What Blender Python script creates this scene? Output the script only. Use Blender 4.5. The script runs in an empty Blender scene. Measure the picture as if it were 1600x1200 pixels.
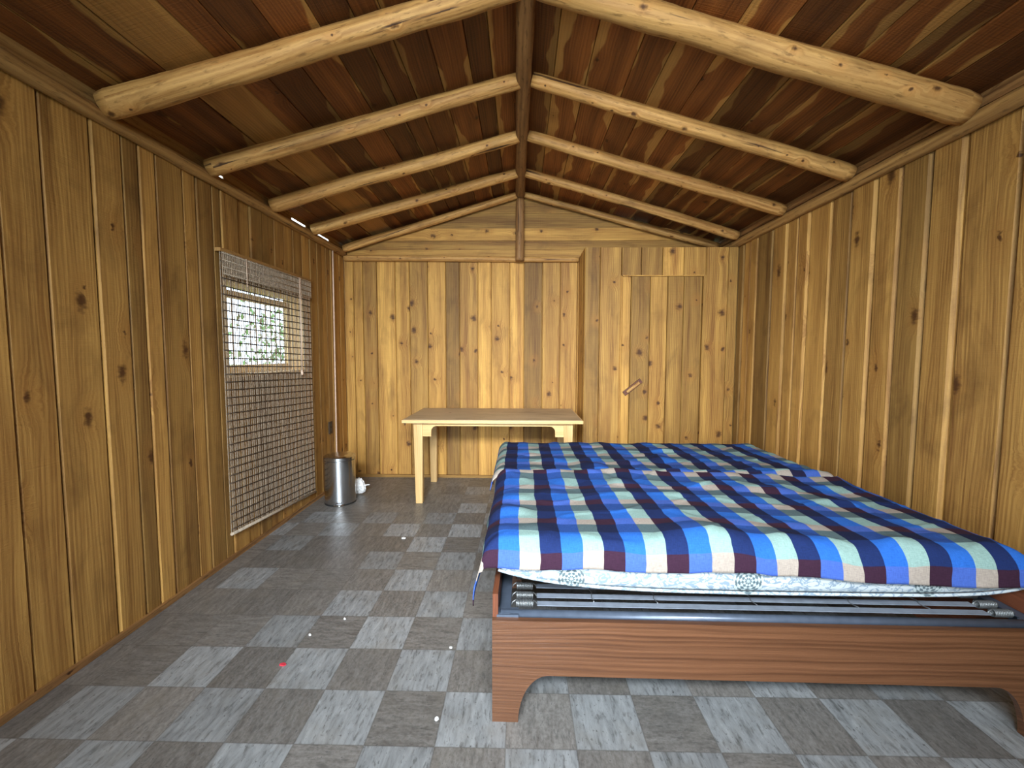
import bpy, bmesh, math, random
from math import sin, cos, pi, sqrt, hypot, floor as fl
from mathutils import Vector as V, noise, Matrix, Euler

C = bpy.context.scene.collection
SC = bpy.context.scene
random.seed(7)

# ------------------------------------------------------------------ camera
cam_d = bpy.data.cameras.new('camera'); cam = bpy.data.objects.new('camera', cam_d); C.objects.link(cam)
cam_d.sensor_width = 36; cam_d.lens = 677.5 / 1600 * 36; cam_d.clip_start = 0.02
cam.matrix_world = Matrix.Translation((0, 0, 1.35)) @ Matrix.Rotation(0.0199, 4, 'Z') @ \
    Matrix.Rotation(pi / 2 - 0.0681, 4, 'X') @ Matrix.Rotation(0.0024, 4, 'Z')
SC.camera = cam
SC.view_settings.view_transform = 'Standard'; SC.view_settings.look = 'None'
SC.view_settings.gamma = 1; SC.view_settings.use_curve_mapping = False
SC.view_settings.exposure = 0.15
SC.cycles.use_denoising = True
SC.cycles.max_bounces = 10; SC.cycles.diffuse_bounces = 6; SC.cycles.sample_clamp_indirect = 8

# ------------------------------------------------------------------ sky and daylight
W = bpy.data.worlds.new('sky'); SC.world = W; W.use_nodes = True
bg = W.node_tree.nodes['Background']
bg.inputs[0].default_value = (0.70, 0.86, 1.0, 1); bg.inputs[1].default_value = 5.0

def area(name, loc, rot, sx, sy, power, col, spread=180):
    d = bpy.data.lights.new(name, 'AREA'); d.shape = 'RECTANGLE'; d.size = sx; d.size_y = sy
    d.energy = power; d.color = col; d.spread = math.radians(spread)
    o = bpy.data.objects.new(name, d); o.location = loc; o.rotation_euler = rot; C.objects.link(o); return o

FRONT = -1.1                     # the wall with the open doorway behind the camera
DX0, DX1, DZ = -1.55, -0.05, 2.08
area('doorway_daylight', (-0.8, FRONT - 0.12, 1.05), (pi / 2 - 0.12, 0, -0.27), 1.45, 2.0, 36, (0.80, 0.90, 1.0), 82)
GX0, GX1, GZ0, GZ1 = -0.95, 0.95, 2.22, 2.74        # unseen gable opening, added to let in light from above
area('gable_fill', (0, FRONT - 0.10, 2.48), (pi / 2 - 0.42, 0, -.05), 1.8, 0.5, 92, (0.86, 0.93, 1.0), 80)  # added fill lamp in the gable opening, brightens bed, table and floor tops
pt = area('window_portal', (-2.2, 3.27, 1.5), (0, -pi / 2, 0), 0.75, 1.15, 1, (1, 1, 1)); pt.data.cycles.is_portal = True

# ------------------------------------------------------------------ room numbers
XL, XR, YB = -1.896, 2.077, 4.68
ZP = 2.40                        # top of the wall boards
RX0, RX1 = 0.045, 0.0            # ridge line x, near and far
def roof_z(x):                   # underside of the roof boards
    return 2.515 + (min(x, 0.02) - XL) * 0.284 if x < 0.02 else 2.528 + (XR - x) * 0.259

# ------------------------------------------------------------------ mesh helpers
class MB:
    def __init__(s): s.v = []; s.f = []; s.uv = []; s.r = []; s.m = []; s.sm = []
    def face(s, pts, uvs=None, rnd=0.5, edge=None, smooth=False):
        n = len(s.v); s.v += [tuple(p) for p in pts]; k = len(pts)
        s.f.append(tuple(range(n, n + k)))
        s.uv.append(uvs or [(0, 0)] * k); s.r.append(rnd); s.m.append(edge or [(0.5, 0.5)] * k); s.sm.append(smooth)
    def box(s, x0, x1, y0, y1, z0, z1, along='x', rnd=None, M=None):
        rnd = random.random() if rnd is None else rnd
        P = lambda i: V(((x0, x1)[i & 1], (y0, y1)[i >> 1 & 1], (z0, z1)[i >> 2 & 1]))
        A = 'xyz'.index(along)
        for q in ((0, 2, 3, 1), (4, 5, 7, 6), (0, 1, 5, 4), (2, 6, 7, 3), (0, 4, 6, 2), (1, 3, 7, 5)):
            ps = [P(i) for i in q]
            nrm = (ps[1] - ps[0]).cross(ps[2] - ps[0]); na = max(range(3), key=lambda i: abs(nrm[i]))
            oth = [i for i in range(3) if i != na]
            if A in oth: oth.remove(A); ua, va = oth[0], A
            else: ua, va = oth
            s.face([M @ p if M else p for p in ps], [(p[ua] + rnd * 31, p[va] + rnd * 57) for p in ps], rnd)
    def grid(s, fn, nu, nv, uvf=None, rnd=0.5, closed=False, smooth=True):
        P = [[V(fn(i / nu, j / nv)) for j in range(nv + 1)] for i in range(nu + 1)]
        n = len(s.v); 
        for row in P: s.v += [tuple(p) for p in row]
        for i in range(nu):
            for j in range(nv):
                q = [(i, j), (i + 1, j), (i + 1, j + 1), (i, j + 1)]
                s.f.append(tuple(n + a * (nv + 1) + b for a, b in q))
                s.uv.append([uvf(a / nu, b / nv) if uvf else (a / nu, b / nv) for a, b in q])
                s.r.append(rnd); s.m.append([(a / nu, b / nv) for a, b in q]); s.sm.append(smooth)
    def tube(s, pts, rad, n=10, caps=True, rnd=None, wob=0.0, seed=0):
        """round bar along a polyline; rad number or list; v along"""
        rnd = random.random() if rnd is None else rnd
        pts = [V(p) for p in pts]; L = [0]
        for a, b in zip(pts, pts[1:]): L.append(L[-1] + (b - a).length)
        rr = rad if isinstance(rad, (list, tuple)) else [rad] * len(pts)
        rings = []; up = None
        for i, p in enumerate(pts):
            t = (pts[min(i + 1, len(pts) - 1)] - pts[max(i - 1, 0)]).normalized()
            if up is None: up = V((0, 0, 1)) if abs(t.z) < 0.9 else V((0, 1, 0))
            a = t.cross(up).normalized(); b = a.cross(t).normalized(); up = b
            ring = []
            for k in range(n):
                th = 2 * pi * k / n; r = rr[i]
                if wob: r *= 1 + wob * noise.noise(V((cos(th) * 1.2 + seed, sin(th) * 1.2, L[i] * 3.5))) + 0.5 * wob * noise.noise(V((cos(th) * 3 + seed, sin(th) * 3, L[i] * 11)))
                ring.append(p + a * cos(th) * r + b * sin(th) * r)
            rings.append(ring)
        base = len(s.v)
        for ring in rings: s.v += [tuple(p) for p in ring]
        for i in range(len(pts) - 1):
            for k in range(n):
                k2 = (k + 1) % n
                s.f.append((base + i * n + k, base + (i + 1) * n + k, base + (i + 1) * n + k2, base + i * n + k2))
                u0, u1 = 2 * pi * k / n * rr[i], 2 * pi * (k + 1) / n * rr[i]
                o = rnd * 31; w = rnd * 57
                s.uv.append([(u0 + o, L[i] + w), (u0 + o, L[i + 1] + w), (u1 + o, L[i + 1] + w), (u1 + o, L[i] + w)])
                s.r.append(rnd); s.m.append([(0.5, 0.5)] * 4); s.sm.append(True)
        if caps:
            for i in (0, len(pts) - 1):
                s.f.append(tuple(base + i * n + k for k in range(n)))
                s.uv.append([(rnd * 31 + cos(2 * pi * k / n) * .03, rnd * 57 + sin(2 * pi * k / n) * .03) for k in range(n)]); s.r.append(rnd); s.m.append([(0.5, 0.5)] * n); s.sm.append(False)
    def lathe(s, prof, c, n=40, smooth=True):
        for (r0, z0), (r1, z1) in zip(prof, prof[1:]):
            b = len(s.v)
            for r, z in ((r0, z0), (r1, z1)):
                s.v += [(c[0] + r * cos(2 * pi * k / n), c[1] + r * sin(2 * pi * k / n), c[2] + z) for k in range(n)]
            for k in range(n):
                k2 = (k + 1) % n
                s.f.append((b + k, b + k2, b + n + k2, b + n + k)); s.uv.append([(k / n, z0), (k / n + 1 / n, z0), (k / n + 1 / n, z1), (k / n, z1)])
                s.r.append(.5); s.m.append([(.5, .5)] * 4); s.sm.append(smooth)
    def prism(s, poly, y0, y1, along='x', rnd=None, M=None):
        """outline in x,z extruded from y0 to y1"""
        rnd = random.random() if rnd is None else rnd
        T = (lambda p: M @ V(p)) if M else V
        uv = (lambda x, z: (z + rnd * 31, x + rnd * 57)) if along == 'x' else (lambda x, z: (x + rnd * 31, z + rnd * 57))
        for y in (y0, y1): s.face([T((x, y, z)) for x, z in poly], [uv(x, z) for x, z in poly], rnd)
        n = len(poly)
        for i in range(n):
            (xa, za), (xb, zb) = poly[i], poly[(i + 1) % n]
            s.face([T((xa, y0, za)), T((xb, y0, zb)), T((xb, y1, zb)), T((xa, y1, za))],
                   [uv(xa, za), uv(xb, zb), uv(xb + .01, zb + .01), uv(xa + .01, za + .01)], rnd)
    def build(s, name, mat, parent=None, merge=False, normals=True):
        me = bpy.data.meshes.new(name); me.from_pydata(s.v, [], s.f)
        a = me.uv_layers.new(name='UVMap'); b = me.uv_layers.new(name='Edge')
        i = 0
        for uvs, ed in zip(s.uv, s.m):
            for u, e in zip(uvs, ed):
                a.data[i].uv = u; b.data[i].uv = e; i += 1
        at = me.attributes.new('rnd', 'FLOAT', 'FACE')
        for k, r in enumerate(s.r): at.data[k].value = r
        for k, q in enumerate(s.sm): me.polygons[k].use_smooth = q
        if normals:
            bm = bmesh.new(); bm.from_mesh(me)
            if merge: bmesh.ops.remove_doubles(bm, verts=bm.verts, dist=1e-5)
            bmesh.ops.recalc_face_normals(bm, faces=bm.faces); bm.to_mesh(me); bm.free()
        me.materials.append(mat)
        o = bpy.data.objects.new(name, me); C.objects.link(o)
        if parent: o.parent = parent
        return o

def recenter(o, loc):
    """put a mesh object's origin at its base point"""
    o.data.transform(Matrix.Translation(-V(loc))); o.location = loc; return o
def bevel(o, w=0.003, seg=2):
    m = o.modifiers.new('bevel', 'BEVEL'); m.width = w; m.segments = seg; m.limit_method = 'ANGLE'; m.angle_limit = 0.6; return o
def tag(o, label, cat, group=None):
    o['label'] = label; o['category'] = cat
    if group: o['group'] = group
    return o
def thing(name, label, cat, loc=(0, 0, 0), group=None):
    o = bpy.data.objects.new(name, None); C.objects.link(o); o.location = loc; o.empty_display_size = .1
    return tag(o, label, cat, group)
def struct(o, label=None):
    o['kind'] = 'structure'
    if label: o['label'] = label
    return o
def local(o, root):
    """keep world place while hanging a mesh built in world coordinates under root"""
    o.parent = root; o.data.transform(Matrix.Translation(-root.location)); return o

# ------------------------------------------------------------------ node helpers
class NT:
    def __init__(s, name):
        s.mat = bpy.data.materials.new(name); s.mat.use_nodes = True; s.t = s.mat.node_tree
        s.b = s.t.nodes['Principled BSDF']
    def n(s, typ, **kw):
        x = s.t.nodes.new('ShaderNode' + typ)
        for k, v in kw.items(): setattr(x, k, v)
        return x
    def put(s, sock, val):
        if hasattr(val, 'is_output'): s.t.links.new(val, sock)
        else: sock.default_value = val
    def math(s, op, a, b=0.0, c=0.0, clamp=False):
        x = s.n('Math', operation=op, use_clamp=clamp)
        s.put(x.inputs[0], a); s.put(x.inputs[1], b); s.put(x.inputs[2], c); return x.outputs[0]
    def uv(s, name='UVMap'):
        x = s.n('UVMap'); x.uv_map = name; return x.outputs[0]
    def sep(s, v):
        x = s.n('SeparateXYZ'); s.put(x.inputs[0], v); return x.outputs
    def vec(s, a, b, c=0.0):
        x = s.n('CombineXYZ')
        for i, q in enumerate((a, b, c)): s.put(x.inputs[i], q)
        return x.outputs[0]
    def noise(s, v, scale=1.0, detail=2.0, rough=.5, dist=0.0):
        x = s.n('TexNoise'); s.put(x.inputs['Vector'], v); x.inputs['Scale'].default_value = scale
        x.inputs['Detail'].default_value = detail; x.inputs['Roughness'].default_value = rough; x.inputs['Distortion'].default_value = dist
        return x.outputs[0]
    def rng(s, v, a, b, c=0.0, d=1.0, smooth=False):
        x = s.n('MapRange'); x.interpolation_type = 'SMOOTHSTEP' if smooth else 'LINEAR'
        for i, q in enumerate((v, a, b, c, d)): s.put(x.inputs[i], q)
        return x.outputs[0]
    def mix(s, f, a, b, mode='MIX'):
        x = s.n('Mix', data_type='RGBA', blend_type=mode)
        s.put(x.inputs[0], f)
        for i, q in ((6, a), (7, b)):
            s.put(x.inputs[i], q if hasattr(q, 'is_output') else (*q[:3], 1))
        return x.outputs[2]
    def ramp(s, f, stops, const=False):
        x = s.n('ValToRGB'); cr = x.color_ramp
        if const: cr.interpolation = 'CONSTANT'
        while len(cr.elements) < len(stops): cr.elements.new(0.5)
        for e, (p, c) in zip(cr.elements, stops): e.position = p; e.color = (*c[:3], 1)
        s.put(x.inputs[0], f); return x.outputs[0]
    def attr(s, name):
        x = s.n('Attribute'); x.attribute_name = name; return x.outputs['Fac']
    def bump(s, h, dist, strength=1.0):
        x = s.n('Bump'); x.inputs['Distance'].default_value = dist; x.inputs['Strength'].default_value = strength
        s.put(x.inputs['Height'], h); s.t.links.new(x.outputs[0], s.b.inputs['Normal'])
    def col(s, c): s.put(s.b.inputs['Base Color'], c if hasattr(c, 'is_output') else (*c[:3], 1))
    def set(s, **kw):
        for k, v in kw.items(): s.put(s.b.inputs[k.replace('_', ' ')], v)
        return s

def wood(name, dark, light, knotc=(.055, .017, .003), ku=4.5, kv=2.6, kthr=.45, grain=55, streak=14, vary=.45, rough=.62,
         saw=.45, alt=None, sap=None, knot_r=.085, blotch=0.0, crack=False):
    m = NT(name); uv = m.uv(); u, v, _ = m.sep(uv); r = m.attr('rnd')
    # knots
    vo = m.n('TexVoronoi', voronoi_dimensions='2D'); vo.inputs['Scale'].default_value = 1.0
    m.put(vo.inputs['Vector'], m.vec(m.math('MULTIPLY', u, ku), m.math('MULTIPLY', v, kv)))
    cr, cg, cb = m.sep(vo.outputs['Color']); d = vo.outputs['Distance']
    wob = m.noise(m.vec(m.math('MULTIPLY', u, 30.), m.math('MULTIPLY', v, 45.)), 1, 3)
    d = m.math('ADD', d, m.math('MULTIPLY', m.math('SUBTRACT', wob, .5), .19))
    ex = m.math('GREATER_THAN', cr, kthr)
    kr = m.math('MULTIPLY_ADD', m.math('POWER', cg, 2.0), knot_r * 1.2, knot_r * .35)
    km = m.math('MULTIPLY', ex, m.rng(d, kr, m.math('MULTIPLY', kr, .15), 0, 1, True))
    halo = m.math('MULTIPLY', ex, m.rng(d, .36, .03, 0, 1, True))
    # grain bent round the knots
    w = m.math('MULTIPLY', halo, m.math('MULTIPLY_ADD', cb, .05, -.012))
    low = m.noise(m.vec(m.math('MULTIPLY', u, 4.), m.math('MULTIPLY', v, .9)), 1, 2)
    u2 = m.math('ADD', m.math('ADD', u, w), m.math('MULTIPLY', low, .07))
    g1 = m.noise(m.vec(m.math('MULTIPLY', u2, float(grain * 2.2)), m.math('MULTIPLY', v, 2.2)), 1, 5, .7)
    g2 = m.noise(m.vec(m.math('MULTIPLY', u2, float(streak)), m.math('MULTIPLY', v, .45)), 1, 2, .5)
    g3 = m.math('SINE', m.math('MULTIPLY', u2, float(grain * 7)))
    g = m.math('ADD', m.math('MULTIPLY', g1, .5), m.math('MULTIPLY', g2, .5))
    g = m.math('MULTIPLY_ADD', g3, .035, g)
    g = m.rng(g, .36, .64)
    c = m.mix(g, dark, light)
    if alt: c = m.mix(m.rng(m.math('FRACT', m.math('MULTIPLY', r, 7.31)), .5, .95), c, m.mix(g, alt, light))
    if sap:   # pale sapwood running along the waney edges
        e, _, _ = m.sep(m.uv('Edge'))
        ed = m.math('MINIMUM', e, m.math('SUBTRACT', 1.0, e))
        sn = m.noise(m.vec(m.math('MULTIPLY', r, 300.), m.math('MULTIPLY', v, 1.3), m.math('GREATER_THAN', e, .5)), 1, 3, .55)
        thr = m.rng(sn, .47, .72, -.02, .42)
        sm = m.rng(ed, m.math('ADD', thr, .025), m.math('SUBTRACT', thr, .02), 0, 1)
        whole = m.math('GREATER_THAN', m.math('FRACT', m.math('MULTIPLY', r, 17.7)), .97)
        sm = m.math('MAXIMUM', sm, m.math('MULTIPLY', whole, .75))
        c = m.mix(sm, c, m.mix(g, [q * .62 for q in sap], sap))
    if blotch:
        bl = m.noise(m.vec(m.math('MULTIPLY', u, 5.), m.math('MULTIPLY', v, 2.2)), 1, 4, .6, .6)
        c = m.mix(m.rng(bl, .52, .72, 0, blotch), c, [q * .45 for q in dark])
    val = m.math('MULTIPLY_ADD', m.math('SUBTRACT', m.math('FRACT', m.math('MULTIPLY', r, 3.77)), .5), vary * 1.6, 1.0)
    c = m.mix(1.0, c, m.vec(val, val, val), 'MULTIPLY')
    c = m.mix(m.math('MULTIPLY', halo, .38), c, [q * 1.6 for q in dark])
    c = m.mix(m.math('MULTIPLY', km, .92), c, knotc)
    if crack:
        fk = m.noise(m.vec(m.math('MULTIPLY', u, 70.), m.math('MULTIPLY', v, 11.)), 1, 3, .65)
        c = m.mix(m.rng(fk, .56, .68, 0, .6), c, [q * .35 for q in dark])
        ck = m.noise(m.vec(m.math('MULTIPLY', u, 26.), m.math('MULTIPLY', v, .9)), 1, 3, .6)
        c = m.mix(m.rng(ck, .64, .68), c, (.06, .025, .008))
    m.col(c); m.set(Roughness=rough); m.b.inputs['Specular IOR Level'].default_value = .35
    sw = m.noise(m.vec(m.math('MULTIPLY', u, 3.), m.math('MULTIPLY', v, 160.)), 1, 2)
    h = m.math('ADD', m.math('MULTIPLY', g1, .6), m.math('MULTIPLY', sw, saw)); h = m.math('SUBTRACT', h, m.math('MULTIPLY', km, .4))
    m.bump(h, .005, .7)
    return m.mat

def plain(name, c, rough=.5, metal=0.0, var=.12, scale=30):
    m = NT(name); tc = m.n('TexCoord'); nz = m.noise(tc.outputs['Object'], scale, 3)
    m.col(m.mix(m.rng(nz, .3, .7), [q * (1 - var) for q in c], [min(1, q * (1 + var)) for q in c]))
    m.set(Roughness=rough, Metallic=metal); return m.mat

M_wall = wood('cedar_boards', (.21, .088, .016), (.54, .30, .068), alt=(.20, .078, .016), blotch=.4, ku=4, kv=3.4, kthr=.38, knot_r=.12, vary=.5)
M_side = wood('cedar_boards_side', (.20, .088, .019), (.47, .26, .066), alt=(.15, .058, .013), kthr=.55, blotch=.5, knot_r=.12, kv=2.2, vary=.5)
M_gable = wood('gable_boards', (.22, .095, .020), (.50, .28, .07), kthr=.35)
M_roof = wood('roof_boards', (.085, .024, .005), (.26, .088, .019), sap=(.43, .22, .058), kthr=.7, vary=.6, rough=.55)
M_log = wood('peeled_log', (.34, .15, .036), (.71, .41, .13), ku=9, kv=6, kthr=.45, grain=30, streak=24, vary=.22, knot_r=.11, blotch=.5, crack=True, saw=.05)
M_log_dark = wood('weathered_log', (.14, .06, .02), (.42, .22, .075), ku=8, kv=3, kthr=.5, grain=25, streak=30, vary=.1, crack=True, saw=.05)
M_plate = wood('plate_log', (.22, .105, .03), (.46, .265, .085), ku=7, kv=2, kthr=.6, grain=30, streak=26, vary=.2, crack=True, saw=.05)
M_table = wood('pine_table', (.55, .33, .12), (.78, .52, .23), kthr=.7, vary=.12, rough=.45, saw=.05)
M_top = wood('worn_table_top', (.34, .24, .14), (.58, .43, .26), kthr=.9, vary=.1, rough=.5, saw=.05, blotch=.5)
M_bed = wood('varnished_plywood', (.065, .025, .010), (.135, .057, .025), kthr=.93, ku=2, kv=1.2, grain=60, streak=80, vary=.08, rough=.38, saw=.02)
M_endb = wood('red_varnished_board', (.09, .028, .013), (.19, .062, .028), kthr=.95, vary=.08, rough=.4, saw=.02)
M_dark = plain('dark_gap', (.03, .016, .007), .9)
M_jamb = wood('window_pine', (.55, .34, .13), (.80, .56, .27), kthr=.8, vary=.1, saw=.05)
M_steel = NT('brushed_steel').set(Metallic=1.0, Roughness=.2); M_steel.col((.62, .63, .64)); M_steel = M_steel.mat
M_black = plain('black_plastic', (.02, .02, .02), .4)
M_iron = plain('blue_black_iron', (.075, .095, .13), .35, .3)
M_band = plain('grey_steel_band', (.30, .34, .40), .4, .4)
M_spring = plain('dull_spring_steel', (.22, .23, .23), .4, .7)
M_white = plain('white_plastic', (.8, .8, .78), .4)
M_cable = plain('pale_cable', (.70, .50, .36), .5)
M_reed = plain('pale_reed', (.40, .32, .23), .6, var=.3, scale=60)
M_rod = plain('dark_binding', (.055, .035, .02), .7)
M_ground = plain('grass_ground', (.10, .16, .05), .9, var=.4, scale=3)
M_leaf = plain('leaf', (.10, .22, .05), .6, var=.5, scale=2)
M_bark = plain('bark', (.12, .08, .05), .9, var=.4, scale=12)
M_red = plain('red_scrap', (.55, .03, .05), .6)

def tile_mat():
    m = NT('asphalt_tiles'); uv = m.uv(); u, v, _ = m.sep(uv); e0, e1, _ = m.sep(m.uv('Edge')); r = m.attr('rnd')
    tone = m.math('GREATER_THAN', r, 1.0); f = m.math('FRACT', r)
    st = m.noise(m.vec(m.math('MULTIPLY', u, 42.), m.math('MULTIPLY', v, 9.)), 1, 4, .65, .5)
    fi = m.noise(m.vec(m.math('MULTIPLY', u, 90.), m.math('MULTIPLY', v, 60.)), 1, 3, .6)
    bl = m.noise(m.vec(m.math('MULTIPLY', u, 6.), m.math('MULTIPLY', v, 5.)), 1, 3, .6)
    ld = m.ramp(st, [(.28, (.10, .10, .09)), (.42, (.24, .24, .225)), (.6, (.32, .32, .30)), (.75, (.40, .40, .37))])
    dd = m.ramp(m.math('ADD', m.math('MULTIPLY', st, .5), m.math('MULTIPLY', fi, .5)), [(.3, (.085, .072, .060)), (.5, (.185, .167, .142)), (.7, (.30, .275, .238))])
    c = m.mix(tone, dd, ld)
    fl_ = m.noise(m.vec(m.math('MULTIPLY', u, 70.), m.math('MULTIPLY', v, 17.)), 1, 3, .6)
    c = m.mix(m.rng(fl_, .57, .66, 0, .65), c, (.085, .08, .07))
    pit = m.rng(fi, .63, .69, 0, .8); c = m.mix(pit, c, (.055, .05, .045))
    c = m.mix(m.rng(bl, .5, .75, 0, .4), c, (.21, .18, .135))
    val = m.math('MULTIPLY_ADD', f, .30, .64); c = m.mix(1, c, m.vec(m.math('MULTIPLY', val, .97), val, m.math('MULTIPLY', val, 1.06)), 'MULTIPLY')
    a = m.math('MINIMUM', m.math('MINIMUM', e0, m.math('SUBTRACT', 1., e0)), m.math('MINIMUM', e1, m.math('SUBTRACT', 1., e1)))
    c = m.mix(m.rng(a, .004, .014, .45, 0), c, (.05, .042, .035))
    m.col(c); m.set(Roughness=m.rng(st, .3, .7, .5, .34)); m.b.inputs['Specular IOR Level'].default_value = .55
    m.bump(m.math('ADD', m.math('MULTIPLY', fi, .4), bl), .004, .5)
    return m.mat
M_tile = tile_mat()

def plaid_mat(name='plaid_cotton', maroon=(.028, .010, .022)):
    m = NT(name); u, v, _ = m.sep(m.uv())
    nzu = m.noise(m.vec(m.math('MULTIPLY', u, .6), m.math('MULTIPLY', v, 1.1)), 1, 3)
    u = m.math('MULTIPLY_ADD', m.math('SUBTRACT', nzu, .5), .16, u)
    fu = m.math('FRACT', u); fv = m.math('FRACT', v)
    P = (0, .335, .66)
    rowB = m.ramp(fu, list(zip(P, [(.045, .095, .34), (.29, .245, .205), maroon])), True)
    rowA = m.ramp(fu, list(zip(P, [(.018, .10, .38), (.20, .305, .275), (.008, .018, .075)])), True)
    rowC = m.ramp(fu, list(zip(P, [(.016, .05, .19), (.07, .105, .11), (.006, .010, .035)])), True)
    f = m.ramp(fv, [(0, (0, 0, 0)), (.25, (1, 1, 1)), (.68, (0, 0, 0))], True)
    isA = m.sep(f)[0]
    isC = m.math('GREATER_THAN', fv, .68)
    c = m.mix(isA, rowB, rowA); c = m.mix(isC, c, rowC)
    wv = m.noise(m.vec(m.math('MULTIPLY', u, 120.), m.math('MULTIPLY', v, 12.)), 1, 2, .6)
    wh = m.noise(m.vec(m.math('MULTIPLY', u, 12.), m.math('MULTIPLY', v, 120.)), 1, 2, .6)
    t = m.math('ADD', wv, wh); k = m.rng(t, .7, 1.3, .78, 1.22)
    c = m.mix(1, c, m.vec(k, k, k), 'MULTIPLY')
    m.col(c); m.set(Roughness=.9); m.b.inputs['Specular IOR Level'].default_value = .15
    m.bump(t, .0015, .5); return m.mat
M_plaid = plaid_mat(); M_plaid_far = plaid_mat('plaid_cotton_navy', (.012, .011, .035))

def mattress_mat():
    m = NT('damask_ticking'); tc = m.n('TexCoord'); x, y, z = m.sep(tc.outputs['Object'])
    n1 = m.noise(m.vec(m.math('MULTIPLY', x, 16.), m.math('MULTIPLY', z, 26.), m.math('MULTIPLY', y, 16.)), 1, 2, .5, 1.8)
    ln = m.math('ABSOLUTE', m.math('SUBTRACT', n1, .5))
    c = m.mix(m.rng(ln, .035, .055, .9, 0), (.40, .44, .45), (.15, .21, .27))
    # round dark flower medallions
    fx = m.math('SUBTRACT', m.math('MULTIPLY', m.math('FRACT', m.math('DIVIDE', m.math('ADD', x, .1325), .645)), .645), .3225)
    fz = m.math('SUBTRACT', z, .525)
    rad = m.math('SQRT', m.math('ADD', m.math('MULTIPLY', fx, fx), m.math('MULTIPLY', fz, fz)))
    an = m.math('ARCTAN2', fz, fx)
    edge = m.math('MULTIPLY_ADD', m.math('SINE', m.math('MULTIPLY', an, 9.)), .006, .054)
    inside = m.math('LESS_THAN', rad, edge)
    pet = m.math('ADD', m.math('SINE', m.math('MULTIPLY', rad, 520.)), m.math('SINE', m.math('MULTIPLY', an, 9.)))
    pc = m.mix(m.rng(pet, -.3, .3), (.04, .07, .08), (.36, .42, .42))
    c = m.mix(m.math('MULTIPLY', inside, .9), c, pc)
    m.col(c); m.set(Roughness=.7); m.bump(n1, .003, .4); return m.mat
M_matt = mattress_mat()

gl = NT('window_glass'); gl.set(Roughness=.02); gl.b.inputs['Transmission Weight'].default_value = 1; gl.b.inputs['IOR'].default_value = 1.02
gl.col((.97, .98, 1)); M_glass = gl.mat

# ------------------------------------------------------------------ floor
T = .245; FX, FY = -.2925, 1.3998
mb = MB(); rr = random.Random(3)
mb.box(XL - .2, XR + .2, FRONT - .2, YB + .2, -.06, -.004, rnd=.3)
c0, c1 = fl((XL - FX) / T) , fl((XR - FX) / T) + 1
r0, r1 = fl((FRONT - FY) / T), fl((YB - FY) / T) + 1
for c in range(c0, c1):
    for r in range(r0, r1):
        light = (c + r) % 2 == 0
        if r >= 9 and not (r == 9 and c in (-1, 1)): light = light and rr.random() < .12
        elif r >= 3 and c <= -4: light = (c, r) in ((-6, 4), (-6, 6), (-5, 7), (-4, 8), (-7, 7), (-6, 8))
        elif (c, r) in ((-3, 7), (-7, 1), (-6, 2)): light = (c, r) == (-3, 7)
        x0, x1 = max(FX + c * T, XL), min(FX + c * T + T, XR); y0, y1 = FY + r * T, min(FY + r * T + T, YB)
        if x1 <= x0 or y1 <= y0: continue
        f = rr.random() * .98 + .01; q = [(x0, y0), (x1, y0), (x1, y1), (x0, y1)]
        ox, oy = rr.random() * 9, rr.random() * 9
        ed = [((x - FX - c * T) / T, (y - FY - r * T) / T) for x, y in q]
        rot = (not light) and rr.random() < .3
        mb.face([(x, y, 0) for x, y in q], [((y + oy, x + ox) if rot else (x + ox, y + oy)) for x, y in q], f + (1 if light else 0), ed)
struct(mb.build('floor', M_tile))

# ------------------------------------------------------------------ boarded walls
def plank(mb, O, U, Vd, N, a, b, v0, v1, dep=0.0, ch=.006, gap=.0026, rnd=None, back=-.02):
    O, U, Vd, N = V(O), V(U), V(Vd), V(N); rnd = random.random() if rnd is None else rnd
    pr = [(a + gap, back), (a + gap, dep - ch), (a + gap + ch, dep), (b - gap - ch, dep), (b - gap, dep - ch), (b - gap, back)]
    P = lambda u, n, v: O + U * u + N * n + Vd * v
    for (ua, na), (ub, nb) in zip(pr, pr[1:]):
        uvs = [(q - a + rnd * 31, v + rnd * 57) for q, v in ((ua, v0), (ub, v0), (ub, v1), (ua, v1))]
        ed = [((q - a) / (b - a), .5) for q in (ua, ub, ub, ua)]
        mb.face([P(ua, na, v0), P(ub, nb, v0), P(ub, nb, v1), P(ua, na, v1)], uvs, rnd, ed)
    for v in (v0, v1):
        mb.face([P(u, n, v) for u, n in pr], [(u - a + rnd * 31, v + n + rnd * 57) for u, n in pr], rnd)

def fill(a, b, lo=.13, hi=.22):
    out = [a]
    while out[-1] < b - hi: out.append(out[-1] + random.uniform(lo, hi))
    out.append(b); return out
def pairs(l): return list(zip(l, l[1:]))

WY0, WY1, WZ0, WZ1 = 2.765, 3.79, 1.195, 1.835          # window opening
# left wall (looking from +x): u = y, v = z, n = +x
mb = MB()
bl = fill(FRONT, 1.42) + [1.578, 1.734, 1.939, 2.086, 2.178, 2.278, 2.459, 2.56, 2.69, WY0, 2.93, 3.06, 3.2, 3.36, 3.5, 3.64, WY1, 3.925, 4.051, 4.15, 4.243, 4.34, 4.453, 4.56, YB]
for a, b in pairs(bl):
    d = random.uniform(-.006, .004)
    segs = [(0, ZP)] if b <= WY0 + .01 or a >= WY1 - .01 else [(0, WZ0), (WZ1, ZP)]
    for v0, v1 in segs: plank(mb, (XL, 0, 0), (0, 1, 0), (0, 0, 1), (1, 0, 0), a, b, v0, v1, d)
for y0, y1, z0, z1 in ((FRONT, WY0, 0, ZP), (WY1, YB, 0, ZP), (WY0, WY1, 0, WZ0), (WY0, WY1, WZ1, ZP)):
    mb.box(XL - .10, XL - .02, y0, y1, z0, z1, 'z', .4)
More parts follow.
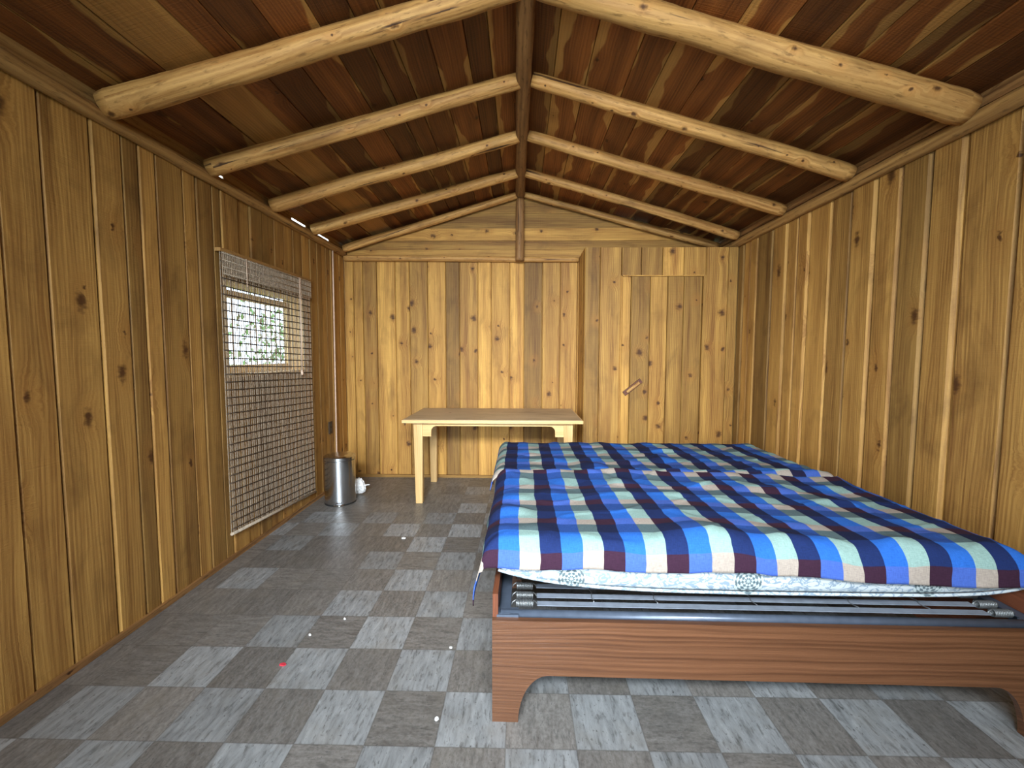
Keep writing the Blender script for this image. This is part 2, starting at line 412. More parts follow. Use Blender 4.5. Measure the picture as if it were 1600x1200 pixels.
struct(mb.build('wall_left', M_side))
# right wall
mb = MB()
bl = fill(FRONT, 1.52) + [1.70, 1.905, 2.144, 2.312, 2.483, 2.649, 2.839, 3.021, 3.243, 3.37, 3.5, 3.687, 3.916, 4.04, 4.164, 4.27, 4.45, YB]
for a, b in pairs(bl):
    plank(mb, (XR, 0, 0), (0, 1, 0), (0, 0, 1), (-1, 0, 0), a, b, 0, ZP, random.uniform(-.010, .006), .015)
mb.box(XR + .02, XR + .10, FRONT, YB, 0, ZP, 'z', .4)
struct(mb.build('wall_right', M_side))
# back wall with its gable of level boards
mb = MB()
for a, b in pairs([XL, -1.888 + .09, -1.698, -1.548, -1.349, -1.195, -1.0, -.806, -.657, -.461, -.317, -.12, .032, .229, .418, .60, .78, .95, 1.13, 1.32, 1.5, 1.7, 1.88, XR]):
    plank(mb, (0, YB, 0), (1, 0, 0), (0, 0, 1), (0, -1, 0), a, b, 0, 2.36, random.uniform(-.004, .004), .005)
for z0, z1 in pairs([2.36, 2.455, 2.545, 2.675, 2.83, 2.96, 3.08]):
    ex = lambda z: (max(XL, XL + (z - 2.515) / .284), min(XR, XR - (z - 2.528) / .259))
    zt_ = min(z1, 3.055); (a0, b0), (a1, b1) = ex(z0 + .002), ex(zt_)
    mb.prism([(a0, z0 + .002), (b0, z0 + .002), (b1, zt_), (a1, zt_)], YB + .02, YB - random.uniform(0, .018))
mb.box(XL - .1, XR + .1, YB + .02, YB + .1, 0, 2.5, 'z', .4)
mb.prism([(XL, 2.5), (XR, 2.5), (.02, 3.09)], YB + .02, YB + .06)
struct(mb.build('wall_back', M_wall))
# wall behind the camera with its open doorway
mb = MB()
for x0, x1 in ((XL, DX0), (DX1, XR)):
    for a, b in pairs(fill(x0, x1)): plank(mb, (0, FRONT, 0), (1, 0, 0), (0, 0, 1), (0, 1, 0), a, b, 0, 2.2, 0)
    mb.box(x0, x1, FRONT - .1, FRONT - .02, 0, 2.2, 'z', .4)
for a, b in pairs(fill(DX0, DX1)): plank(mb, (0, FRONT, 0), (1, 0, 0), (0, 0, 1), (0, 1, 0), a, b, DZ, 2.2, 0)
mb.box(DX0, DX1, FRONT - .1, FRONT - .02, DZ, 2.2, 'z', .4)
mb.prism([(XL, 2.2), (GX0, 2.2), (GX0, roof_z(GX0)), (XL, roof_z(XL))], FRONT - .1, FRONT)
mb.prism([(XR, 2.2), (GX1, 2.2), (GX1, roof_z(GX1)), (XR, roof_z(XR))], FRONT - .1, FRONT)
mb.prism([(GX0, GZ1), (GX1, GZ1), (GX1, roof_z(GX1)), (.02, roof_z(.02)), (GX0, roof_z(GX0))], FRONT - .1, FRONT)
struct(mb.build('wall_front', M_wall))

# closet bumped out of the back right corner
CY = 4.25; CX = .614; CZ = 2.375
D0, D1, DT = .967, 1.752, 2.10
mb = MB()
for a, b in pairs([CX, .761, D0]): plank(mb, (0, CY, 0), (1, 0, 0), (0, 0, 1), (0, -1, 0), a, b, 0, CZ, random.uniform(0, .004), .005)
for a, b in pairs([D0, 1.155, 1.358, 1.56, D1 + .02]): plank(mb, (0, CY, 0), (1, 0, 0), (0, 0, 1), (0, -1, 0), a, b, DT + .012, CZ, random.uniform(-.002, .003), .004)
for a, b in pairs([D1 + .02, 1.985, XR]): plank(mb, (0, CY, 0), (1, 0, 0), (0, 0, 1), (0, -1, 0), a, b, 0, CZ, random.uniform(0, .004), .005)
for a, b in pairs([CY, 4.40, 4.55, YB]): plank(mb, (CX, 0, 0), (0, 1, 0), (0, 0, 1), (-1, 0, 0), a, b, 0, CZ, 0, .004)
mb.box(CX + .01, XR, CY + .05, YB, CZ - .03, CZ, 'x', .4)
for x0, x1 in ((CX + .02, D0), (D1, XR)): mb.box(x0, x1, CY + .02, CY + .04, 0, CZ, 'z', .4)
struct(mb.build('wall_closet', M_wall), 'boarded closet front and side jutting from the back right corner')
mb = MB()
for a, b in pairs([D0 + .012, 1.064, 1.249, 1.415, 1.57, D1 - .006]): plank(mb, (0, CY, 0), (1, 0, 0), (0, 0, 1), (0, -1, 0), a, b, .015, DT, -.006 + random.uniform(-.002, .002), .004, back=-.03)
door = struct(mb.build('door_1', M_wall), 'flush board closet door with a wooden handle')
recenter(door, (D1, CY, 0))
mb = MB(); Mx = Matrix.Translation((1.09, CY - .006, 1.035)) @ Matrix.Rotation(-.68, 4, 'Y')
mb.box(-.105, .105, -.018, .004, -.022, .022, 'x', .2, Mx); 
h = mb.build('door_handle', M_endb); bevel(h, .006); local(h, door); h['label'] = 'slanted wooden handle'
mb = MB(); mb.box(-.075, .075, -.036, -.018, -.013, .013, 'x', .6, Mx)
g_ = mb.build('handle_grip', M_log); bevel(g_, .005); g_.parent = h; g_.data.transform(Matrix.Translation(-door.location))
mb = MB(); mb.box(D1 - .004, D1 + .018, CY - .01, CY + .03, 0, DT + .012, 'z', .9)
mb.box(D0 - .003, D0 + .009, CY - .008, CY + .03, 0, DT + .012, 'z', .5); mb.box(D0, D1 + .018, CY - .008, CY + .03, DT + .003, DT + .012, 'x', .5)
struct(mb.build('trim_1', M_wall), 'thin strip framing the closet door')

# ------------------------------------------------------------------ roof boards
mb = MB(); RY0, RY1 = FRONT - .12, YB + .12
for side in (-1, 1):
    # measured along the slope from the ridge down to the wall
    p0 = V((.02, 0, roof_z(.0199) if side < 0 else roof_z(.02))); xe = XL - .03 if side < 0 else XR + .03
    z1 = 2.515 - .03 * .284 if side < 0 else 2.528 - .03 * .259
    U = V((xe, 0, z1)) - p0; L = U.length; U.normalize(); Nn = V((-U.z, 0, U.x)); Nn = Nn if Nn.z < 0 else -Nn
    ws = fill(0, L, .12, .23)
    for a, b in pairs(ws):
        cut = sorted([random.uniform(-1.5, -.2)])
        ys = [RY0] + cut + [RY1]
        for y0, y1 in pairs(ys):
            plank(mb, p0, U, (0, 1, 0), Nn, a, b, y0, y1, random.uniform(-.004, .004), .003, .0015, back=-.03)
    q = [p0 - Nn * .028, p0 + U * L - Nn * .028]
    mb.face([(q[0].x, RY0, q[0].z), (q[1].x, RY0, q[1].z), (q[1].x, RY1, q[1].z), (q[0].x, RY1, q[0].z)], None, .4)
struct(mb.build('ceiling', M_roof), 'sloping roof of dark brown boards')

# ------------------------------------------------------------------ logs
def log(name, mat, a, b, r0, r1, seg=44, bow=.012, n=18, wob=.10, sd=0):
    a, b = V(a), V(b); mb = MB(); pts = []; rad = []
    for i in range(seg + 1):
        t = i / seg; p = a.lerp(b, t); k = sin(pi * t)
        p += V((0, noise.noise(V((t * 2.2, sd * 3.1, 1))) * bow * k, noise.noise(V((t * 2.2, sd * 3.1, 7))) * bow * k))
        pts.append(p); rr_ = r0 + (r1 - r0) * t
        if i in (0, seg): rr_ *= .93
        rad.append(rr_)
    mb.tube(pts, rad, n, wob=wob, seed=sd * 5.3)
    o = mb.build(name, mat); return recenter(o, tuple(a))
order = ['nearest the camera', 'second from the camera', 'third from the camera', 'fourth from the camera', 'farthest, against the back gable']
Ly = [1.985, 2.63, 3.285, 3.915, 4.60]; Lr = [.060, .052, .052, .050, .042]
Ry = [2.10, 2.80, 3.49, 4.20, 4.60]; Rr = [.068, .050, .048, .045, .036]
My = [2.05, 2.72, 3.39, 4.06, 4.60]
for i in range(5):
    rx = RX0 + (RX1 - RX0) * (My[i] - 2) / 2.6
    o = log('roof_rafter', M_log, (XL + .035, Ly[i], 2.452 + (.0 if i else .0)), (rx - .03, My[i], 2.995), Lr[i], Lr[i] * .84, sd=i + 1)
    tag(o, 'peeled log rafter on the left slope, ' + order[i], 'rafter', 'log rafters on the left slope')
for i in range(5):
    rx = RX0 + (RX1 - RX0) * (My[i] - 2) / 2.6
    o = log('roof_rafter', M_log, (XR - .045, Ry[i], 2.468), (rx + .03, My[i], 2.995), Rr[i], Rr[i] * .84, sd=i + 11)
    tag(o, 'peeled log rafter on the right slope, ' + order[i], 'rafter', 'log rafters on the right slope')
o = log('ridge_pole', M_log_dark, (RX0 + .01, FRONT, 2.985), (RX1 - .012, YB - .01, 2.995), .042, .048, 80, .008, sd=31)
tag(o, 'dark rough ridge pole running along the peak of the roof', 'beam')
o = log('king_post', M_log_dark, (-.015, 4.566, 2.315), (-.012, 4.566, 2.938), .046, .042, 24, .004, sd=33)
tag(o, 'upright log post between tie log and ridge on the back gable', 'post')
o = log('tie_log', M_log, (XL + .02, 4.648, 2.365), (CX - .01, 4.648, 2.345), .033, .028, 50, .006, sd=35, wob=.06)
tag(o, 'level peeled log across the back wall under the gable', 'beam')
o = log('wall_plate', M_plate, (XL + .012, FRONT, 2.408), (XL + .012, YB, 2.412), .036, .034, 120, .006, sd=37, wob=.16)
tag(o, 'rough log plate along the top of the left wall', 'beam')
o = log('wall_plate', M_plate, (XR - .012, FRONT, 2.418), (XR - .012, YB, 2.412), .042, .038, 120, .005, sd=39, wob=.08)
tag(o, 'smooth log plate along the top of the right wall', 'beam')
# boards closing the eaves; a few slits of daylight stay open on the left
mb = MB()
for y0, y1, zb in ((FRONT, 1.24, 2.42), (1.24, 1.30, 2.474), (1.30, 1.50, 2.42), (1.5, 1.60, 2.474), (1.6, 2.70, 2.42), (2.70, 2.80, 2.472), (2.8, 3.62, 2.42), (3.62, 3.86, 2.474), (3.86, 4.08, 2.42), (4.08, 4.32, 2.472), (4.32, YB, 2.42)):
    mb.box(XL - .004, XL + .004, y0, y1, zb, 2.56, 'y', .35)
struct(mb.build('trim_2', M_plate), 'board closing the left eave above the wall plate')
mb = MB(); mb.box(XR - .008, XR + .012, FRONT, YB, 2.42, 2.57, 'y', .3); mb.box(XR - .03, XR - .008, FRONT, YB, 2.455, 2.49, 'y', .7)
struct(mb.build('trim_3', M_log_dark), 'board closing the right eave above the wall plate')
# base strips
mb = MB(); mb.box(XL, XL + .018, FRONT, YB, 0, .028, 'y', .3); struct(bevel(mb.build('baseboard_left', M_log_dark), .008))
mb = MB(); mb.box(XL, CX, YB - .02, YB, 0, .03, 'x', .3); struct(bevel(mb.build('baseboard_back', M_wall), .006))
mb = MB(); mb.box(XR - .018, XR, FRONT, CY, 0, .03, 'y', .3); struct(bevel(mb.build('baseboard_right', M_wall), .006))

# ------------------------------------------------------------------ window in the left wall
mb = MB(); xo = XL - .16
mb.box(xo, XL + .004, WY0, WY0 + .018, WZ0, WZ1, 'z', .2); mb.box(xo, XL + .004, WY1 - .018, WY1, WZ0, WZ1, 'z', .5)
mb.box(xo, XL + .004, WY0, WY1, WZ1 - .018, WZ1, 'y', .7); mb.box(xo - .03, XL + .02, WY0, WY1, WZ0, WZ0 + .018, 'y', .1)
win = struct(mb.build('window_1', M_jamb), 'small wooden window behind the blind'); recenter(win, (XL, WY0, WZ0))
a, b, z0, z1 = WY0 + .02, WY1 - .06, WZ0 + .02, WZ1 - .05; x0, x1 = XL - .13, XL - .095
mb = MB()
mb.box(x0, x1, a, a + .05, z0, z1, 'z', .3); mb.box(x0, x1, b - .05, b, z0, z1, 'z', .6)
mb.box(x0, x1, a + .05, b - .05, z0, z0 + .055, 'y', .5); mb.box(x0, x1, a + .05, b - .05, z1 - .05, z1, 'y', .8)
o = mb.build('window_sash', M_jamb); local(o, win)
mb = MB(); mb.box(x0 + .014, x0 + .019, a + .045, b - .045, z0 + .05, z1 - .045); o = mb.build('window_pane', M_glass); local(o, win)
mb = MB(); mb.box(xo - .02, xo, WY0 - .08, WY0, WZ0 - .08, WZ1 + .08, 'z'); mb.box(xo - .02, xo, WY1, WY1 + .08, WZ0 - .08, WZ1 + .08, 'z')
mb.box(xo - .02, xo, WY0, WY1, WZ1, WZ1 + .08, 'y'); o = mb.build('window_casing', M_jamb); local(o, win)

# ------------------------------------------------------------------ woven blind
BY0, BY1, BT = 2.70, 3.835, 1.985
bb = lambda y: .185 - .085 * (y - BY0) / (BY1 - BY0)
bx = XL + .028
bl_ = thing('window_blind', 'long woven reed blind hanging over the window on the left wall', 'blind', (XL, (BY0 + BY1) / 2, .1))
mb = MB(); n = 68
for i in range(n + 1):
    y = BY0 + (BY1 - BY0) * i / n; w = .0028 + .0010 * random.random(); x = bx + .003 * sin(i * 1.7)
    mb.box(x - .001, x + .001, y - w, y + w, bb(y), BT, 'z')
local(mb.build('reed_weave', M_reed), bl_)
mb = MB(); nz = 36
for j in range(nz):
    pts = []
    for k in range(13):
        y = BY0 + (BY1 - BY0) * k / 12; z = bb(y) + .03 + (BT - bb(y) - .04) * j / (nz - 1)
        pts.append((bx + .003, y, z + .003 * noise.noise(V((y * 4, j, 0)))))
    mb.tube(pts, .0042, 5)
local(mb.build('binding_rods', M_rod), bl_)
mb = MB()
for i in range(n + 1):
    y = BY0 + (BY1 - BY0) * i / n; mb.box(bx + .014, bx + .016, y - .004, y + .004, 1.842, BT, 'z')
for j in range(4): mb.tube([(bx + .017, BY0, 1.85 + j * .042), (bx + .017, BY1, 1.85 + j * .042)], .003, 5)
local(mb.build('valance', M_reed), bl_)
mb = MB(); mb.box(XL + .002, bx + .012, BY0 - .01, BY1 + .01, BT, BT + .022, 'y'); local(mb.build('head_rail', M_plate), bl_)
mb = MB(); mb.tube([(bx + .004, BY0 - .005, bb(BY0)), (bx + .004, BY1 + .005, bb(BY1))], .010, 8); local(mb.build('bottom_rail', M_reed), bl_)
for y, zb in ((2.93, 1.80), (3.63, 1.21)):
    mb = MB(); mb.tube([(bx + .02, y, BT), (bx + .02, y + .002, (BT + zb) / 2), (bx + .02, y, zb)], .0035 if zb < 1.5 else .0022, 6)
    if zb < 1.5:
        mb.tube([(bx + .02, y + .02, BT), (bx + .02, y + .018, 1.5), (bx + .02, y + .004, zb)], .0025, 6)
        mb.lathe([(0, 0), (.009, .004), (.011, .02), (.004, .045), (0, .046)], (bx + .02, y, zb - .04), 10)
    local(mb.build('pull_cord' if zb < 1.5 else 'lift_cord', M_cable), bl_)

# ------------------------------------------------------------------ cable and outlet by the corner
mb = MB(); mb.tube([(XL + .014, 4.345 + .03 * (z / 2.4), z) for z in [.03 + i * .236 for i in range(11)]], .0075, 8)
o = mb.build('wall_cable', M_cable); recenter(o, (XL + .014, 4.345, .03)); tag(o, 'thin pale cable running up the left wall near the back corner', 'cable')
ol = thing('wall_outlet', 'small dark brown outlet on the left wall near the back corner', 'outlet', (XL + .004, 4.235, .62))
mb = MB(); mb.box(XL + .004, XL + .012, 4.20, 4.27, .56, .68, 'z'); o = bevel(mb.build('cover_plate', M_rod), .003); local(o, ol)
for z in (.60, .645):
    mb = MB(); mb.box(XL + .012, XL + .015, 4.218, 4.252, z - .014, z + .014, 'z'); o = bevel(mb.build('socket', M_black), .003); local(o, ol)

# ------------------------------------------------------------------ table by the back wall
TY0, TY1, TX0, TX1, TZ = 3.765, 4.60, -1.03, .535, .775
tb = thing('wooden_table', 'pine table with worn grey top against the back wall', 'table', (-.25, 4.18, 0))
mb = MB(); mb.box(TX0, TX1, TY0, TY1, TZ - .028, TZ, 'x', .4); local(bevel(mb.build('table_top', M_top), .005), tb)
mb = MB(); E_ = .012
mb.box(TX0 - E_, TX1 + E_, TY0 - E_, TY0, TZ - .029, TZ - .002, 'x', .4); mb.box(TX0 - E_, TX1 + E_, TY1, TY1 + E_, TZ - .029, TZ - .002, 'x', .5)
mb.box(TX0 - E_, TX0, TY0, TY1, TZ - .029, TZ - .002, 'y', .3); mb.box(TX1, TX1 + E_, TY0, TY1, TZ - .029, TZ - .002, 'y', .6)
local(bevel(mb.build('edge_strip', M_table), .003), tb)
def tleg(x, y):
    mb = MB(); q = .042; r = .031; zt = TZ - .029
    for k in range(4):
        A = [(-1, -1), (1, -1), (1, 1), (-1, 1)]; (a, b), (c, d) = A[k], A[(k + 1) % 4]
        mb.face([(x + a * r, y + b * r, 0), (x + c * r, y + d * r, 0), (x + c * q, y + d * q, zt), (x + a * q, y + b * q, zt)], [(0, 0), (.06, 0), (.08, zt), (0, zt)], .3 + k * .1)
    mb.face([(x + a * r, y + b * r, 0) for a, b in ((-1, -1), (1, -1), (1, 1), (-1, 1))]); mb.face([(x + a * q, y + b * q, zt) for a, b in ((-1, -1), (1, -1), (1, 1), (-1, 1))])
    local(bevel(mb.build('leg', M_table, merge=True), .004), tb)
lx0, lx1, ly0, ly1 = -.915, .425, 3.86, 4.52
for x in (lx0, lx1):
    for y in (ly0, ly1): tleg(x, y)
def apron(a, b, y0, y1, M=None):
    zt, zr, zb = TZ - .029, TZ - .065, TZ - .16; rc = .05; sh = .085
    pl = [(a, zt), (a, zb), (a + sh, zb)] + [(a + sh + rc * (1 - cos(t)), zr - (zr - zb) * .55 * (1 - sin(t))) for t in [k * pi / 16 for k in range(1, 9)]]
    pl += [(a + b - x, z) for x, z in reversed(pl)]
    mb = MB(); mb.prism(pl, y0, y1, 'x', .5, M); local(mb.build('apron', M_table), tb)
apron(lx0 + .03, lx1 - .03, ly0 - .03, ly0 - .008); apron(lx0 + .03, lx1 - .03, ly1 + .008, ly1 + .03)
for x in (lx0, lx1): apron(ly0 + .03, ly1 - .03, -.011, .011, Matrix.Translation((x, 0, 0)) @ Matrix.Rotation(pi / 2, 4, 'Z') )

# ------------------------------------------------------------------ pedal bin
PX, PY = -1.645, 3.86
bn = thing('pedal_bin', 'round shiny steel pedal bin on the floor by the left wall', 'bin', (PX, PY, 0))
mb = MB(); R = .134
mb.lathe([(0, .012), (R, .012), (R, .395), (R - .004, .398), (0, .398)], (PX, PY, 0), 56); o = mb.build('body', M_steel); local(o, bn)
mb = MB(); mb.lathe([(0, 0), (R + .002, 0), (R + .003, .004), (R + .002, .014), (0, .014)], (PX, PY, 0), 56); local(mb.build('base_ring', M_black), bn)
mb = MB(); mb.lathe([(0, .40), (R + .003, .40), (R + .004, .404), (R + .004, .428), (R - .01, .438), (R * .6, .444), (0, .446)], (PX, PY, 0), 56); o = mb.build('lid', M_steel); local(o, bn)
mb = MB(); d = V((.25, -.968, 0)); s_ = V((.968, .25, 0)); c_ = V((PX, PY, .016)) + d * R
mb.tube([c_ - s_ * .035 - d * .01, c_ - s_ * .03 + d * .03, c_ + s_ * .03 + d * .045, c_ + s_ * .05 + d * .0], .006, 8); local(mb.build('pedal', M_steel), bn)
mb = MB(); mb.box(PX - .04, PX + .04, PY + R - .002, PY + R + .018, .36, .43, 'x'); local(bevel(mb.build('hinge', M_black), .004), bn)

# crumpled bag on the floor behind the bin
bm = bmesh.new(); bmesh.ops.create_icosphere(bm, subdivisions=4, radius=1)
for v in bm.verts:
    p = v.co.copy(); k = 1 + .32 * noise.noise(p * 1.9 + V((3, 1, 5))) + .22 * abs(noise.noise(p * 4.3)) - .12 * abs(noise.noise(p * 9))
    v.co = V((p.x * .062 * k * (1.1 - .35 * max(0, p.z)), p.y * .05 * k, .088 + p.z * .086 * k))
    v.co.z = max(.001, v.co.z)
me = bpy.data.meshes.new('plastic_bag'); bm.to_mesh(me); bm.free()
me.materials.append(M_white); bag = bpy.data.objects.new('plastic_bag', me); C.objects.link(bag); bag.location = (-1.555, 4.075, 0); bag.scale = (.85, .85, .9)
tag(bag, 'crumpled white plastic bag on the floor behind the steel bin', 'bag')
mb = MB(); mb.tube([(.03, 0, .095), (.06, -.01, .098), (.095, -.005, .105), (.125, -.01, .108)], [.012, .008, .007, .005], 8); mb.build('twisted_end', M_white, bag)

# ------------------------------------------------------------------ two single beds set across the room
B0, B1, BD = -.10, 1.885, .94        # ends along x, depth of one bed
RZ0, RZ1 = .182, .388
def bed(y, rot, label):
    rt = thing('bed_frame', label, 'bed', (B0, y, 0), 'wooden single bed frames')
    L = B1 - B0
    arc = [(.095 + .11 * (1 - cos(t)), RZ0 * sin(t)) for t in [k * pi / 24 for k in range(13)]]
    pl = [(0, 0)] + arc + [(L - x, z) for x, z in reversed(arc)] + [(L, 0), (L, RZ1), (0, RZ1)]
    for yy in (0, BD - .022):
        mb = MB(); mb.prism(pl, yy, yy + .022, 'x', .35 + yy * .2); bevel(mb.build('side_rail', M_bed, rt), .003)
    for x in (0, L - .02):
        mb = MB(); mb.box(x, x + .02, .022, BD - .022, .12, .475, 'y', .3 + x * .1); bevel(mb.build('end_board', M_endb, rt), .003)
    # steel spring base
    mb = MB(); zf = .398
    mb.tube([(.03, .045, zf - .012), (L - .03, .045, zf - .012)], .017, 12); mb.tube([(.03, BD - .045, zf - .012), (L - .03, BD - .045, zf - .012)], .017, 12)
    for x in (.045, L - .045):
        s_ = 1 if x < 1 else -1
        mb.box(x - .02, x + .02, .03, BD - .03, zf - .004, zf); mb.box(x - s_ * .02 - .002, x - s_ * .02 + .002, .03, BD - .03, zf - .045, zf + .0)
        for yy in (.045, BD - .045): mb.box(x - .03, x + .05 if s_ > 0 else x + .03, yy - .024, yy + .024, zf - .036, zf - .001)
    sf = mb.build('spring_base', M_iron, rt)
    ny = 11
    for k in range(ny):
        yy = (.085, .14)[k] if k < 2 else .21 + (BD - .31) * (k - 2) / (ny - 3); z = zf + .007
        mb = MB(); mb.box(.165, L - .165, yy - .015, yy + .015, z - .001, z + .001); mb.build('steel_strap', M_band, sf)
        for xa, xb in ((.068, .165), (L - .165, L - .068)):
            mb = MB(); pts = []; turns = 11; m0, m1 = xa + .016, xb - .016
            pts.append((xa, yy, z - .006)); pts.append((xa + .004, yy, z + .004))
            for q in range(turns * 8 + 1):
                t = q / 8 * 2 * pi; pts.append((m0 + (m1 - m0) * q / (turns * 8), yy + .013 * sin(t), z + .013 * cos(t)))
            pts.append((xb - .003, yy, z + .004)); pts.append((xb, yy, z - .003))
            mb.tube(pts, .0026, 5); mb.build('coil_spring', M_spring, sf)
    for x in (.38, .62, .99, 1.36, 1.62):
        mb = MB(); mb.tube([(x + .004 * sin(i * 2.1), .09 + (BD - .18) * i / 40, zf + .011 + .004 * cos(i * 2.1)) for i in range(41)], .0018, 5); mb.build('cross_wire', M_spring, sf)
    rt.rotation_euler.z = rot; return rt
bed(1.508, -.012, 'reddish plywood bed frame with springs, in the foreground by the right wall')
b2 = bed(2.515, 0, 'wooden bed frame behind the foreground bed, under the far plaid blanket')

def mattress(y0, y1, label):
    mb = MB(); x0, x1 = B0 - .0, B1 - .02; NX, NQ = 60, 40
    zt = .635; hh = lambda x: .462 + .085 * math.exp(-(x - x0) / .25) + .05 * math.exp(-(x1 - x) / .12)
    def ring(t, q):
        x = x0 + (x1 - x0) * t
        e = min(1, sqrt(max(0, 1 - max(0, 1 - (x - x0) / .055) ** 2)), sqrt(max(0, 1 - max(0, 1 - (x1 - x) / .055) ** 2)))
        zb = hh(x); zc = (zb + zt) / 2; hz = (zt - zb) / 2 * (.25 + .75 * e); yc = (y0 + y1) / 2; hy = (y1 - y0) / 2 - .05 * (1 - e)
        th = 2 * pi * q; c, s = cos(th), sin(th); p = .22
        cx = math.copysign(abs(c) ** p, c); sx = math.copysign(abs(s) ** (p * 1.6), s)
        return (x, yc + hy * cx, zc + hz * sx)
    mb.grid(ring, NX, NQ)
    for t in (0, 1): mb.face([ring(t, k / NQ) for k in range(NQ)])
    o = mb.build('mattress', M_matt, merge=True)
    # piping round the lower edge
    pp = []
    for k in range(81):
        x = x0 + .02 + (x1 - x0 - .04) * k / 80; pp.append((x, y0 + .006, hh(x) + .014))
    tag(o, label, 'mattress', 'single mattresses')
    mb = MB(); mb.tube(pp, .006, 7); mb.build('piping', M_matt, o)
    return o
mattress(1.548, 2.47, 'white mattress with blue damask pattern on the foreground bed')
mattress(2.545, 3.46, 'white mattress on the far bed, hidden under its plaid blanket')

# blankets: flat sheet laid over the mattress, bent down past its edges
def blanket(bx0, bx1, by0, by1, zt, hang, label, per, u_off, seed, rad=.085, rear=0.0, hump=None, mat=None):
    """hang = (left, right, front) lengths past the mattress edges (functions of position)"""
    hl, hr, hf = hang; NX, NY = 200, 130
    def over(d, r):
        if d <= 0: return 0, 0
        if d < r * pi / 2: return r * sin(d / r), r * (1 - cos(d / r))
        return r + (d - r * pi / 2) * .10, r + (d - r * pi / 2)
    def fn(a, b):
        sx0 = bx0 - hl(b); sx1 = bx1 + hr(b); sx = sx0 + (sx1 - sx0) * a
        sy0 = by0 - hf(a); sy1 = by1 + rear + .015 * noise.noise(V((sx * 6, seed, 2))); sy = sy0 + (sy1 - sy0) * b
        r = rad
        ix0, ix1, iy0 = bx0 + r, bx1 - r, by0 + r
        oxl, zl = over(ix0 - sx, r); oxr, zr = over(sx - ix1, r); oy, zf = over(iy0 - sy, r)
        oyb, zb_ = over(sy - (by1 - r), r)
        x = min(max(sx, ix0), ix1) - oxl + oxr; y = min(max(sy, iy0), by1 - r) - oy + oyb
        # two drops meet at a corner: the longer one wins, smoothly
        zd = (max(zl, zr) ** 3 + zf ** 3 + zb_ ** 3) ** (1 / 3)
        z = zt - zd
        flat = max(0, 1 - zd * 6)
        z += flat * (.010 * noise.noise(V((sx * 2.1, sy * 2.6, seed))) + .007 * noise.noise(V((sx * 7, sy * 6, seed + 3))))
        wr = noise.noise(V((sx * 5 + sy * 3, sy * 7 - sx * 1.5, seed + 9))); z += .015 * max(0, wr - .1) * 2 + flat * .013 * max(0, .35 - abs(noise.noise(V((sx * 3.2 - sy * 2, sy * 3.4 + sx, seed + 21)))) * 3)
        if hump: z += hump(sx, sy)
        # loose folds where it hangs
        if zd > .03:
            k = min(1, (zd - .03) * 7); f = noise.noise(V((sx * 7, sy * 7, seed + 5)))
            if max(zl, zr) > zf: x += (.022 * f * k) * (1 if zr > zl else -1) - (.012 * k if zl > zr else 0)
            else: y -= .012 * f * k + .004 * k
        P[(round(a * NX), round(b * NY))] = (sx, sy, sy0)
        return (x, y, z)
    P = {}
    mb = MB()
    mb.grid(fn, NX, NY, lambda a, b: ((P[(round(a * NX), round(b * NY))][0] + u_off) / per, (P[(round(a * NX), round(b * NY))][1] - P[(round(a * NX), round(b * NY))][2]) / per))
    o = mb.build('plaid_blanket', mat or M_plaid)
    so = o.modifiers.new('thickness', 'SOLIDIFY'); so.thickness = .004; so.offset = 1
    return tag(o, label, 'blanket', 'blue plaid blankets')
sm = lambda t: t * t * (3 - 2 * t)
cl = lambda t: max(0., min(1., t))
blanket(-.135, 1.845, 1.525, 2.50, .672,
        (lambda b: .045 + .05 * noise.noise(V((b * 6, 1, 0))) + .16 * max(0, 1 - b / .13) + .06 * max(0, 1 - abs(b - .75) / .08),
         lambda b: .06 + .05 * noise.noise(V((b * 5, 4, 0))),
         lambda a: .055 + .035 * a + .012 * noise.noise(V((a * 9, 2, 0)))),
        'blue plaid blanket with maroon and cream checks on the foreground bed', .231, .082, 1.3, rear=.02,
        hump=lambda x, y: .022 * sm(cl((y - 2.30) / .15)) * (1 - .6 * sm(cl((x - .9) / .8))) - .02 * sm(cl((x - .7) / 1.0)))
blanket(-.165, 1.86, 2.50, 3.50, .640,
        (lambda b: .07 + .05 * noise.noise(V((b * 7, 8, 0))) + .05 * max(0, 1 - abs(b - .3) / .1),
         lambda b: .05, lambda a: .0),
        'blue plaid blanket spread over the far bed below the table', .242, .02, 6.1, rad=.07, rear=.05, mat=M_plaid_far,
        hump=lambda x, y: .045 * max(0, 1 - abs(y - 2.57) / .09) * (.35 + .65 * abs(noise.noise(V((x * 5, y * 2, 3))))))

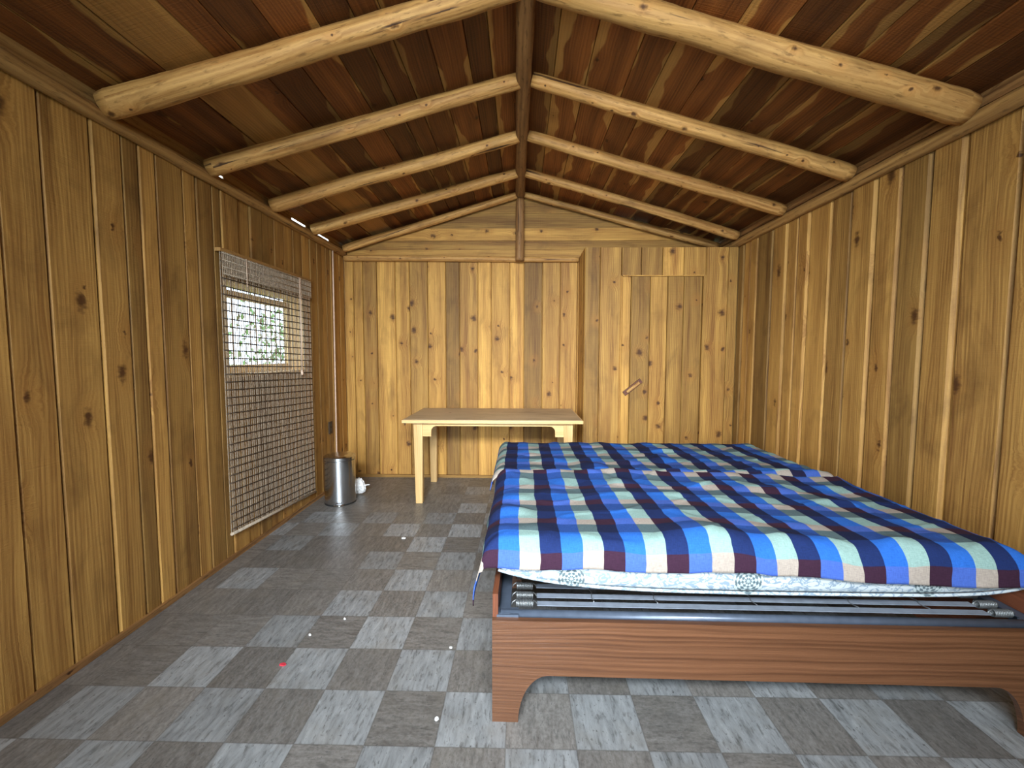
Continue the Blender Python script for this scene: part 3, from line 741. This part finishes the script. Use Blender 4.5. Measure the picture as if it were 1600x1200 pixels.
# ------------------------------------------------------------------ litter on the floor
sc = [(-.855, 3.084, .016, M_white, 'square white paper scrap on the floor in front of the table'),
      (-.306, 1.512, .009, M_white, 'white paper scrap on the floor left of the foreground bed leg'),
      (-1.029, 1.778, .014, M_red, 'small red scrap on the floor left of the bed'),
      (-1.008, 1.977, .006, M_white, 'tiny white scrap just behind the red scrap'),
      (-.892, 2.107, .006, M_white, 'tiny white scrap on dark tile in mid floor'),
      (-.316, 1.904, .007, M_white, 'tiny white scrap beside the plaid blanket corner')]
for x, y, s, mt, lb in sc:
    mb = MB(); k = 7
    pts = [(s * (.7 + .5 * random.random()) * cos(2 * pi * i / k), s * (.7 + .5 * random.random()) * .8 * sin(2 * pi * i / k)) for i in range(k)]
    mb.face([(a, b, .004 + .004 * random.random()) for a, b in pts]); mb.face([(a, b, .0005) for a, b in pts])
    for i in range(k):
        (a, b), (c, d) = pts[i], pts[(i + 1) % k]; mb.face([(a, b, .0005), (c, d, .0005), (c, d, .005), (a, b, .005)])
    o = mb.build('paper_scrap', mt); o.location = (x, y, 0); tag(o, lb, 'litter', 'scraps on the floor')

# ------------------------------------------------------------------ outdoors, seen through the window
mb = MB(); mb.face([(-60, -60, -.15), (60, -60, -.15), (60, 60, -.15), (-60, 60, -.15)]); struct(mb.build('ground', M_ground), 'grass outside')
tr = thing('garden_tree', 'green leafy tree outside the window, behind the blind', 'tree', (-5.2, 9.2, -1.3))
mb = MB(); mb.tube([(0, 0, 0), (.1, .05, 1.2), (.0, .1, 2.4), (.1, .0, 3.6)], [.16, .13, .09, .04], 10, wob=.1); mb.build('trunk', M_bark, tr)
mb = MB(); r5 = random.Random(5)
for i in range(1500):
    p = V((r5.gauss(0, .75), r5.gauss(0, .75), 2.4 + r5.gauss(0, .95))); q = Euler((r5.uniform(0, 6), r5.uniform(0, 6), r5.uniform(0, 6))).to_matrix()
    s = r5.uniform(.04, .09); mb.face([p + q @ V(c) * s for c in ((-1, 0, 0), (0, -.45, .1), (1, 0, 0), (0, .45, .1))])
mb.build('foliage', M_leaf, tr, normals=False)
